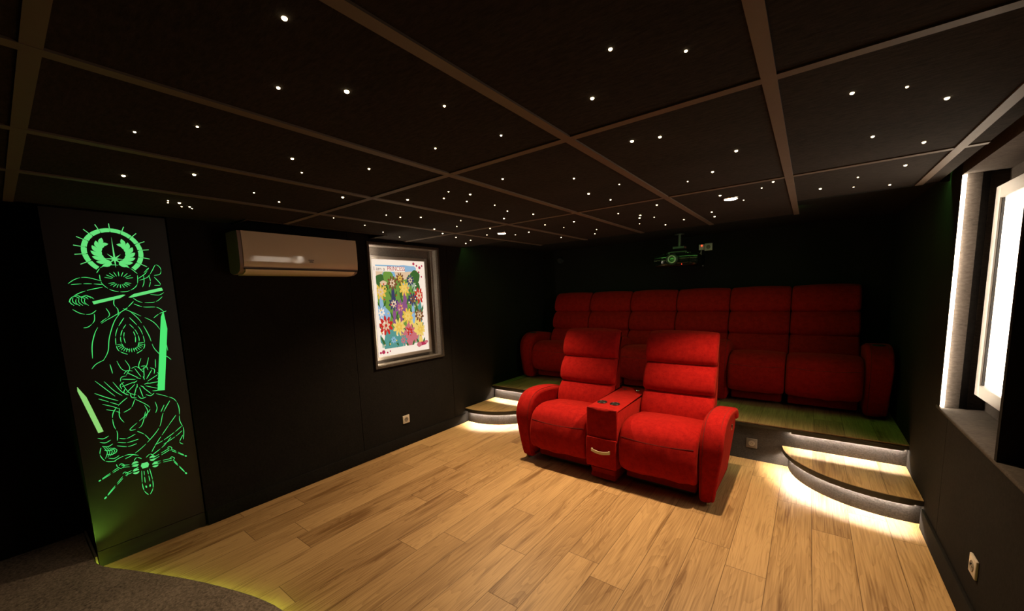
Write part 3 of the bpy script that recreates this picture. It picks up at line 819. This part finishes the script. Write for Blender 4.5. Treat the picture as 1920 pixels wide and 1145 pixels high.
# ------------------------------------------------------------------ wall sockets
def socket(label, c, normal, m, size=.082, plug=False):
    """normal: '+x' faces +x, '-x' faces -x, '-y' faces the camera side"""
    root = thing('wall_socket', label, 'socket', c)
    rz = {'+x': PI / 2, '-x': -PI / 2, '-y': 0}[normal]
    root.rotation_euler = (0, 0, rz)
    h = size / 2
    bm = bmesh.new(); box(bm, -h, h, -.010, 0, -h, h, bevel=.003); finish('plate', bm, m, root, smooth=True)
    bm = bmesh.new(); torus(bm, (0, -.0105, 0), .021, .0022, 'y'); cyl(bm, (0, -.0105, 0), .019, .002, 'y', 24); well = finish('well', bm, plain('socket_well', (.22, .19, .16), .5), root, smooth=True)
    bm = bmesh.new()
    cyl(bm, (-.0095, -.012, 0), .0026, .002, 'y', 10); cyl(bm, (.0095, -.012, 0), .0026, .002, 'y', 10); cyl(bm, (0, -.014, .010), .0024, .006, 'y', 10)
    finish('pin_hole', bm, MAT['darkgap'], well)
    return root
socket('pale square power socket low on the left wall, below the poster', (XL, 2.41, .275), '+x', MAT['socket'])
socket('dark grey power socket on the platform riser beside the front sofa', (-.345, 3.825, .150), '-y', plain('grey_plate', (.10, .082, .07), .35))
socket('pale square power socket low on the right wall, nearest the camera', (XR, 2.37, .292), '-x', MAT['socket'])
socket('power socket high on the back wall, right of the projector', (-.965, YB, 1.962), '-y', MAT['white'])

# ------------------------------------------------------------------ projector
pj = thing('projector', 'black ceiling-mounted video projector with round lens above the rear seats', 'projector', (-1.19, 4.72, 1.81))
pc = Vector((-1.19, 4.72, 1.81))
PRO = [(-.235, -.10), (-.225, -.165), (-.15, -.195), (0, -.205), (.15, -.195), (.225, -.165), (.235, -.10), (.235, .15), (.22, .17), (-.22, .17), (-.235, .15)]
bm = bmesh.new()
vs = []
for z, s in ((-.068, .90), (-.060, .97), (-.03, 1.0), (.03, 1.0), (.052, .97), (.062, .88)):
    vs.append([bm.verts.new((x * s, y * s, z)) for x, y in PRO])
for a, b in zip(vs, vs[1:]):
    for i in range(len(PRO)): bm.faces.new((a[i], a[(i + 1) % len(PRO)], b[(i + 1) % len(PRO)], b[i]))
bm.faces.new(vs[0][::-1]); bm.faces.new(vs[-1])
body = finish('body', bm, MAT['gloss'], pj, smooth=True)
for s in (-1, 1):
    bm = bmesh.new(); box(bm, s * .185 - .047, s * .185 + .047, -.186, -.155, -.047, -.0440)
    for k2 in range(9):
        x = s * (.145 + k2 * .0095); y = -.196 + max(0, k2 - 1) * .0042
        box(bm, x - .0022, x + .0022, y - .006, y + .03, -.0445, .025)
    finish('vent_grille', bm, MAT['gloss'], pj)
bm = bmesh.new(); cyl(bm, (-.02, -.208, .002), .062, .03, 'y', 36); torus(bm, (-.02, -.224, .002), .054, .008, 'y'); ln = finish('lens_ring', bm, MAT['blackp'], pj, smooth=True)
MAT['lensgreen'] = plain('coated_lens', (.10, .30, .10), .18, .35)
bm = bmesh.new(); torus(bm, (-.02, -.228, .002), .036, .009, 'y'); finish('lens_collar', bm, plain('grey_collar', (.42, .46, .38), .3, .3), ln, smooth=True)
bm = bmesh.new(); bmesh.ops.create_uvsphere(bm, u_segments=20, v_segments=12, radius=.026, matrix=Matrix.Translation((-.02, -.216, .002)) @ Matrix.Diagonal((1, .5, 1, 1))); finish('lens', bm, MAT['lensgreen'], ln, smooth=True)
bm = bmesh.new(); box(bm, .05, .225, -.2015, -.196, .006, .010); box(bm, -.22, -.09, -.1995, -.194, -.004, .0); finish('chrome_line', bm, MAT['chrome'], pj)
bm = bmesh.new(); cyl(bm, (.0, .0, .2815), .052, .008, 'z', 24); cyl(bm, (0, 0, .215), .017, .13, 'z', 16); box(bm, -.060, .060, -.05, .05, .125, .150, bevel=.003); box(bm, -.075, .075, -.06, .06, .088, .096)
for x, y in ((-.09, -.08), (.09, -.08), (-.09, .08), (.09, .08)):
    cyl(bm, (x, y, .074), .009, .03, 'z', 10)
box(bm, -.10, .10, -.088, -.072, .082, .090); box(bm, -.10, .10, .072, .088, .082, .090)
finish('ceiling_mount', bm, plain('mount_metal', (.10, .10, .09), .4, .5), pj, smooth=False)
for x in (-.14, -.10, .0, .12):
    bm = bmesh.new(); bmesh.ops.create_uvsphere(bm, u_segments=10, v_segments=6, radius=.009, matrix=Matrix.Translation((x, -.12, .066))); finish('screw', bm, MAT['chrome'], pj, smooth=True)
bm = bmesh.new(); cyl(bm, (.075, -.199, -.055), .004, .006, 'y', 10); finish('status_light', bm, emit('red_led', (1, .05, .02), 2.0, False), pj)
# plug with its red pilot light and cable down to the projector
pg = thing('power_plug', 'power plug with a tiny red pilot light beside the projector', 'plug', (-1.035, 5.098, 1.965))
bm = bmesh.new(); box(bm, -.028, .028, -.035, 0, -.035, .030, bevel=.006); finish('plug_body', bm, MAT['white'], pg, smooth=True)
bm = bmesh.new(); bmesh.ops.create_uvsphere(bm, u_segments=10, v_segments=6, radius=.009, matrix=Matrix.Translation((.005, -.038, .015))); finish('pilot_light', bm, emit('red_pilot', (1, .06, .02), 3.0, False), pg, smooth=True)
bm = bmesh.new(); tube(bm, catmull([(0, -.03, -.035), (.0, -.05, -.10), (.01, -.04, -.16), (.02, -.02, -.22)], 6, False), .004); finish('cable', bm, MAT['white'], pg, smooth=True)

rv = thing('round_vent', 'small round black outlet high on the back wall above the left end seat', 'vent', (-2.935, YB - .001, 1.955))
bm = bmesh.new(); torus(bm, (0, -.012, 0), .048, .009, 'y'); finish('rim', bm, MAT['gloss'], rv, smooth=True)
bm = bmesh.new(); cyl(bm, (0, -.008, 0), .044, .014, 'y', 28); torus(bm, (0, -.016, 0), .024, .004, 'y'); finish('grille', bm, MAT['blackp'], rv, smooth=True)

# ------------------------------------------------------------------ green line-art light panel
XA = XL - .010
lp = thing('light_panel', 'tall black panel with glowing green cut-out line art, at the left of the room', 'light panel', (XA, .46, 0))
ny0, ny1 = .208, .718
P(boxo('panel_board', MAT['panelboard'], (XA - .024, XA, ny0, ny1, .098, ZT - .008), bevel=.001, smooth=False), lp)
P(boxo('panel_plinth', MAT['panelboard'], (XA - .024, XA - .001, ny0, ny1, .0, .095)), lp)
def green_mat(name, c, s):
    # washed yellow-green near the warm floor light, purer green higher up
    return emit(name, c, s)
MAT['gline'] = green_mat('green_glow_line', (.075, .80, .17), 1.0)
MAT['gfill'] = green_mat('green_glow_fill', (.13, .74, .19), 1.0)
MAT['gbar'] = green_mat('green_glow_bar', (.27, .66, .17), 1.0)
def ribbon(bm, pts, wd, x=XA, taper=True):
    n = len(pts)
    if n < 2: return
    L, R = [], []
    for i in range(n):
        a = Vector(pts[max(i - 1, 0)]); b = Vector(pts[min(i + 1, n - 1)]); t = (b - a)
        if t.length < 1e-7: t = Vector((1, 0))
        t.normalize(); nn = Vector((-t.y, t.x))
        s = 1.0
        if taper: s = .35 + .65 * min(1, 3 * min(i, n - 1 - i) / max(n - 1, 1) * 1.2)
        p = Vector(pts[i]); L.append(p + nn * wd / 2 * s); R.append(p - nn * wd / 2 * s)
    lo = [[bm.verts.new((x + h, q.x, q.y)) for q in row] for row in (L, R) for h in (.0, .0012)]
    for i in range(n - 1):
        for a, b in ((0, 1), (1, 3), (3, 2), (2, 0)):
            bm.faces.new((lo[a][i], lo[a][i + 1], lo[b][i + 1], lo[b][i]))
    bm.faces.new((lo[0][0], lo[1][0], lo[3][0], lo[2][0])); bm.faces.new((lo[0][-1], lo[1][-1], lo[3][-1], lo[2][-1]))
def flat(bm, pts, x=XA, th=.0014):
    a = [bm.verts.new((x, *p)) for p in pts]; b = [bm.verts.new((x + th, *p)) for p in pts]
    bm.faces.new(a); bm.faces.new(b)
    for i in range(len(pts)): bm.faces.new((a[i], a[(i + 1) % len(pts)], b[(i + 1) % len(pts)], b[i]))

# plain ornamental line work in panel coordinates (y, z) in metres
art = bmesh.new(); arng = random.Random(11)
def stroke(P_, cuts=1, gap=.12, wd=.0031, jit=0.0):
    """a flowing line, cut into dashes"""
    C_ = catmull([tuple(p) for p in P_], 10, False)
    n = len(C_); cuts = max(1, cuts)
    for q in range(cuts):
        a = int((q + gap / 2 * (q > 0)) / cuts * (n - 1)); b = int((q + 1 - gap / 2 * (q < cuts - 1)) / cuts * (n - 1))
        if b - a >= 1: ribbon(art, C_[a:b + 1], wd * arng.uniform(.85, 1.15))
def mirror(P_, c): return [(2 * c - y, z) for y, z in P_]

# emblem: broken ring with ticks, two leaf sprays and a slim burst
emb = bmesh.new()
rc = (.467, 1.822)
gaps = [-52, -30, -12, 8, 26, 46, 68, 91, 112, 133, 152, 170, 188, 208, 232]
for a, b in zip(gaps, gaps[1:]):
    a0, b0 = math.radians(a + 1.2), math.radians(b - 1.2)
    A = [(rc[0] + .128 * math.cos(a0 + (b0 - a0) * i / 6), rc[1] + .133 * math.sin(a0 + (b0 - a0) * i / 6)) for i in range(7)]
    B = [(rc[0] + .106 * math.cos(a0 + (b0 - a0) * i / 6), rc[1] + .112 * math.sin(a0 + (b0 - a0) * i / 6)) for i in range(7)]
    flat(emb, A + B[::-1])
for a in gaps[1:-1]:
    t = math.radians(a); c, q = math.cos(t), math.sin(t)
    ribbon(emb, [(rc[0] + .112 * c, rc[1] + .115 * q), (rc[0] + .157 * c, rc[1] + .160 * q)], .0035, XA + .0004, False)
for s in (-1, 1):
    # a spray of overlapping pointed leaves curving up each side
    for q in range(7):
        a = math.radians(-78 + q * 20); bx_, bz_ = .062 * math.cos(a) + .004, .066 * math.sin(a) - .006
        for side, ln_, wd_ in ((1, .040, .0125), (-1, .034, .0115)):
            dr_ = a + (math.radians(62) if side > 0 else math.radians(128)); tx_, tz_ = math.cos(dr_), math.sin(dr_)
            pts_ = []
            for t_, w_ in ((0, .3), (.3, .95), (.55, 1), (.8, .6), (1, 0), (.8, -.6), (.55, -1), (.3, -.95), (0, -.3)):
                pts_.append((rc[0] + s * (bx_ + tx_ * ln_ * t_ - tz_ * wd_ * w_ * .8), rc[1] + bz_ + tz_ * ln_ * t_ + tx_ * wd_ * w_ * .8))
            flat(emb, pts_, XA + .0002 * (q % 3))
    ribbon(emb, [(rc[0] + s * (.062 * math.cos(math.radians(d)) + .004), rc[1] + .066 * math.sin(math.radians(d)) - .006) for d in range(-80, 56, 8)], .009, XA + .0003)
B = []
for i in range(16):
    a = 2 * PI * i / 16 + PI / 2; r_ = .040 if i % 2 == 0 else .010
    if i == 0: r_ = .125
    if i == 8: r_ = .050
    B.append((rc[0] + r_ * math.cos(a), rc[1] - .040 + r_ * math.sin(a)))
flat(emb, B)
P(finish('ring_emblem', emb, MAT['gfill']), lp)

# upper flourish: scrolls spreading to both sides under the ring
for Q, c in (([(.385, 1.70), (.41, 1.735), (.46, 1.748), (.52, 1.735), (.555, 1.70)], 5), ([(.395, 1.69), (.40, 1.64), (.44, 1.60), (.50, 1.595), (.545, 1.63), (.555, 1.69)], 6),
             ([(.40, 1.655), (.34, 1.675), (.30, 1.665), (.27, 1.64)], 2), ([(.40, 1.635), (.34, 1.64), (.28, 1.635)], 3), ([(.40, 1.62), (.33, 1.60), (.28, 1.57), (.262, 1.54)], 3),
             ([(.555, 1.67), (.59, 1.70), (.61, 1.735), (.585, 1.705)], 2), ([(.56, 1.66), (.60, 1.68), (.625, 1.72), (.645, 1.755), (.665, 1.735), (.66, 1.70), (.63, 1.69)], 4),
             ([(.57, 1.62), (.58, 1.65), (.582, 1.69)], 1), ([(.60, 1.62), (.61, 1.655), (.605, 1.69)], 2), ([(.625, 1.63), (.655, 1.635), (.63, 1.68)], 2),
             ([(.27, 1.50), (.30, 1.475), (.335, 1.47), (.36, 1.49)], 2), ([(.35, 1.47), (.345, 1.43), (.32, 1.40), (.30, 1.395)], 2), ([(.40, 1.50), (.41, 1.46), (.38, 1.43), (.37, 1.42)], 2),
             ([(.44, 1.555), (.435, 1.52), (.448, 1.49), (.445, 1.455)], 2), ([(.52, 1.535), (.49, 1.50), (.46, 1.475)], 2), ([(.52, 1.555), (.55, 1.53), (.60, 1.525), (.63, 1.535), (.655, 1.56)], 3),
             ([(.60, 1.575), (.64, 1.57), (.665, 1.585)], 1), ([(.52, 1.52), (.56, 1.50), (.62, 1.495), (.65, 1.47)], 3), ([(.60, 1.43), (.63, 1.455), (.665, 1.47)], 2)):
    stroke(Q, c)
for i in range(9):      # short radiating dashes in the middle of the flourish
    a = PI * (.08 + .84 * i / 8); c, q = math.cos(a), math.sin(a)
    stroke([(.474 + .030 * c, 1.665 + .018 * q), (.474 + .062 * c, 1.665 + .045 * q)], 1, wd=.0028)
    stroke([(.474 + .022 * c, 1.650 - .014 * q), (.474 + .050 * c, 1.650 - .036 * q)], 1, wd=.0028)
for k2 in range(6):     # a curled knot of loops at the left end of the first bar
    cx_, cz_ = .285 + .011 * k2, 1.545 + .004 * math.sin(k2 * 2)
    stroke([(cx_ + .020 * math.cos(a), cz_ + .026 * math.sin(a)) for a in (.4, 1.4, 2.4, 3.4, 4.4)], 2, wd=.0027)

# middle arch: nested pointed arches filled with falling strokes
for s in (-1, 1):
    f = lambda P_: [(.480 + s * y, z) for y, z in P_]
    stroke(f([(-.010, 1.495), (.05, 1.455), (.12, 1.40), (.155, 1.31), (.165, 1.22)]), 3 if s > 0 else 2)
    stroke(f([(.02, 1.475), (.055, 1.42), (.085, 1.33), (.10, 1.25), (.125, 1.20)]), 3 if s > 0 else 1)
    stroke(f([(.12, 1.205), (.155, 1.185), (.175, 1.16)]), 1)
    stroke(f([(.012, 1.44), (.05, 1.37), (.062, 1.30), (.055, 1.25), (.02, 1.222)]), 5)
    stroke(f([(.008, 1.40), (.03, 1.36), (.04, 1.31), (.03, 1.265), (.006, 1.245)]), 5)
    stroke(f([(.020, 1.355), (.025, 1.325), (.022, 1.29)]), 2)
    stroke(f([(.035, 1.19), (.02, 1.14), (.04, 1.10)]), 1); stroke(f([(.07, 1.19), (.055, 1.14), (.03, 1.12)]), 1); stroke(f([(.10, 1.175), (.095, 1.12)]), 1)
for i in range(15):
    a = PI + PI * (i + .5) / 15; c, q = math.cos(a), math.sin(a)
    stroke([(.480 + .040 * c, 1.290 + .034 * q), (.480 + .060 * c, 1.290 + .058 * q)], 1, wd=.0027)
for i in range(4):
    stroke([(.31 + .035 * i, 1.09 - .01 * i), (.35 + .03 * i, 1.03 - .012 * i), (.38 + .03 * i, .985 - .004 * i)], 1)
    stroke([(.30 + .012 * i, 1.02 - .035 * i), (.345 + .01 * i, .985 - .03 * i), (.39, .955 - .025 * i)], 1 + (i % 2))

# lower spiral: a wheel of petals above long crossing folds
wc = (.500, 1.045)
for i in range(13):
    a = 2 * PI * i / 13; c, q = math.cos(a), math.sin(a)
    pr_ = lambda r_, da: (wc[0] + r_ * math.cos(a + da), wc[1] + r_ * 1.08 * math.sin(a + da))
    stroke([pr_(.030, 0), pr_(.055, .25), pr_(.085, .35)], 1)
    stroke([pr_(.075, .05), pr_(.092, .25), pr_(.090, .50)], 1)
    if i % 2: stroke([pr_(.020, .1), pr_(.034, .7)], 1)
for Q, c in (([(.43, .965), (.39, .93), (.36, .885), (.355, .82), (.365, .77), (.36, .72)], 4), ([(.46, .945), (.44, .90), (.405, .88)], 2), ([(.39, .91), (.385, .86), (.40, .82)], 1),
             ([(.56, .96), (.61, .93), (.645, .90), (.66, .84), (.655, .76), (.668, .70), (.66, .63)], 5), ([(.46, .95), (.52, .885), (.50, .84), (.42, .77), (.47, .775), (.50, .86)], 4),
             ([(.62, .90), (.58, .83), (.55, .74), (.48, .66), (.42, .615), (.38, .60)], 5), ([(.64, .80), (.58, .72), (.53, .65), (.50, .60)], 4), ([(.66, .72), (.62, .69), (.56, .655), (.52, .64)], 3),
             ([(.66, .69), (.62, .66), (.56, .63)], 2), ([(.37, .73), (.40, .72), (.44, .735)], 2), ([(.36, .71), (.40, .695), (.45, .70)], 2), ([(.355, .69), (.40, .67), (.44, .675)], 2),
             ([(.45, .75), (.48, .72), (.50, .68)], 2), ([(.50, .90), (.51, .86), (.495, .82)], 1), ([(.55, .91), (.555, .87), (.545, .84)], 1), ([(.59, .88), (.57, .84)], 1),
             ([(.33, .60), (.36, .615), (.40, .62), (.44, .60)], 2), ([(.34, .58), (.345, .56), (.36, .545)], 2), ([(.66, .66), (.64, .62), (.655, .60)], 2), ([(.60, .665), (.56, .62), (.50, .58)], 3)):
    stroke(Q, c)
for i in range(6):      # coiled cuff under the left bar
    z = .755 - .026 * i; y0 = .283 + .006 * i
    stroke([(y0, z + .004), (y0 + .022, z - .006), (y0 + .045, z + .004)], 1)
for k2 in range(5):
    stroke([(.300 + .009 * k2, .70 - .004 * k2), (.312 + .010 * k2, .665), (.300 + .010 * k2, .63 + .004 * k2)], 1, wd=.0027)
stroke([(.290, .70), (.282, .66), (.30, .615), (.34, .60)], 3)

# bottom rosette: four jointed stems, four seed discs and a long petal
rc2 = (.461, .530)
for tip, mid in (((.259, .508), (.36, .560)), ((.270, .395), (.37, .505)), ((.664, .513), (.585, .590)), ((.652, .396), (.59, .520))):
    for d in (-.007, .007):
        stroke([(rc2[0] + (mid[0] - rc2[0]) * .32, rc2[1] + (mid[1] - rc2[1]) * .4 + d), (mid[0], mid[1] + d * .8)], 2)
        stroke([(mid[0] + (tip[0] - mid[0]) * .12, mid[1] + (tip[1] - mid[1]) * .12 + d * .8), (tip[0] * .85 + mid[0] * .15, tip[1] * .85 + mid[1] * .15 + d * .3)], 2)
    stroke([(mid[0] - .010, mid[1] + .008), (mid[0], mid[1] + .016), (mid[0] + .012, mid[1] + .004), (mid[0] + .004, mid[1] - .012)], 1)
    stroke([(tip[0] * .9 + mid[0] * .1, tip[1] * .9 + mid[1] * .1), tip], 1, wd=.007)
for s in (-1, 1):
    stroke([(rc2[0] + s * .018, .50), (rc2[0] + s * .024, .42), (rc2[0] + s * .020, .37), (rc2[0] + s * .004, .338)], 3)
    stroke([(rc2[0] + s * .008, .495), (rc2[0] + s * .011, .42)], 2)
    stroke([(rc2[0] + s * .01, .400), (rc2[0] + s * .008, .385)], 1, wd=.006)
    stroke([(rc2[0] + s * .01, .575), (rc2[0] + s * .03, .590), (rc2[0] + s * .045, .575)], 2)
P(finish('line_art', art, MAT['gline']), lp)
dsc = bmesh.new()
for y, z in ((.420, .552), (.500, .560), (.418, .506), (.508, .515)):
    for s in (0, PI):
        flat(dsc, [(y + .0145 * math.cos(s + .12 + (PI - .24) * i / 8), z + .003 * (1 if s == 0 else -1) + .0135 * math.sin(s + .12 + (PI - .24) * i / 8)) for i in range(9)])
flat(dsc, [(.448, .545), (.474, .545), (.480, .530), (.474, .512), (.448, .512), (.442, .530)])
P(finish('seed_discs', dsc, MAT['gfill']), lp)
def bar(name, a, b, wd, m, point=None):
    bm = bmesh.new(); a, b = Vector(a), Vector(b); t = (b - a).normalized(); nn = Vector((-t.y, t.x)) * wd / 2
    L_ = (b - a).length
    pts = [a + nn, a - nn, b - nn * .95, b + nn * .95]
    if point: pts = [a + nn, a - nn, b - t * point - nn * .95, b + nn * .4, b - t * point * .35 + nn]
    flat(bm, [tuple(p) for p in pts]); return P(finish(name, bm, m), lp)
bar('light_bar', (.352, 1.532), (.491, 1.571), .017, MAT['gfill'], .03)
bar('light_bar', (.660, 1.607), (.500, 1.563), .018, MAT['gfill'], .03)
bar('light_bar', (.586, .975), (.657, 1.470), .034, MAT['gline'], .11)
bar('light_bar', (.300, .790), (.243, 1.072), .022, MAT['gbar'], .07)
# green light leaking from the end of the stage strip onto the foot of the panel
light('stage_strip_end', 'SPOT', (-3.12, .13, .085), (-.20, .23, .40), 9.0, (.42, 1.0, .08), None, spot_size=math.radians(60), spot_blend=1.0, shadow_soft_size=.01)
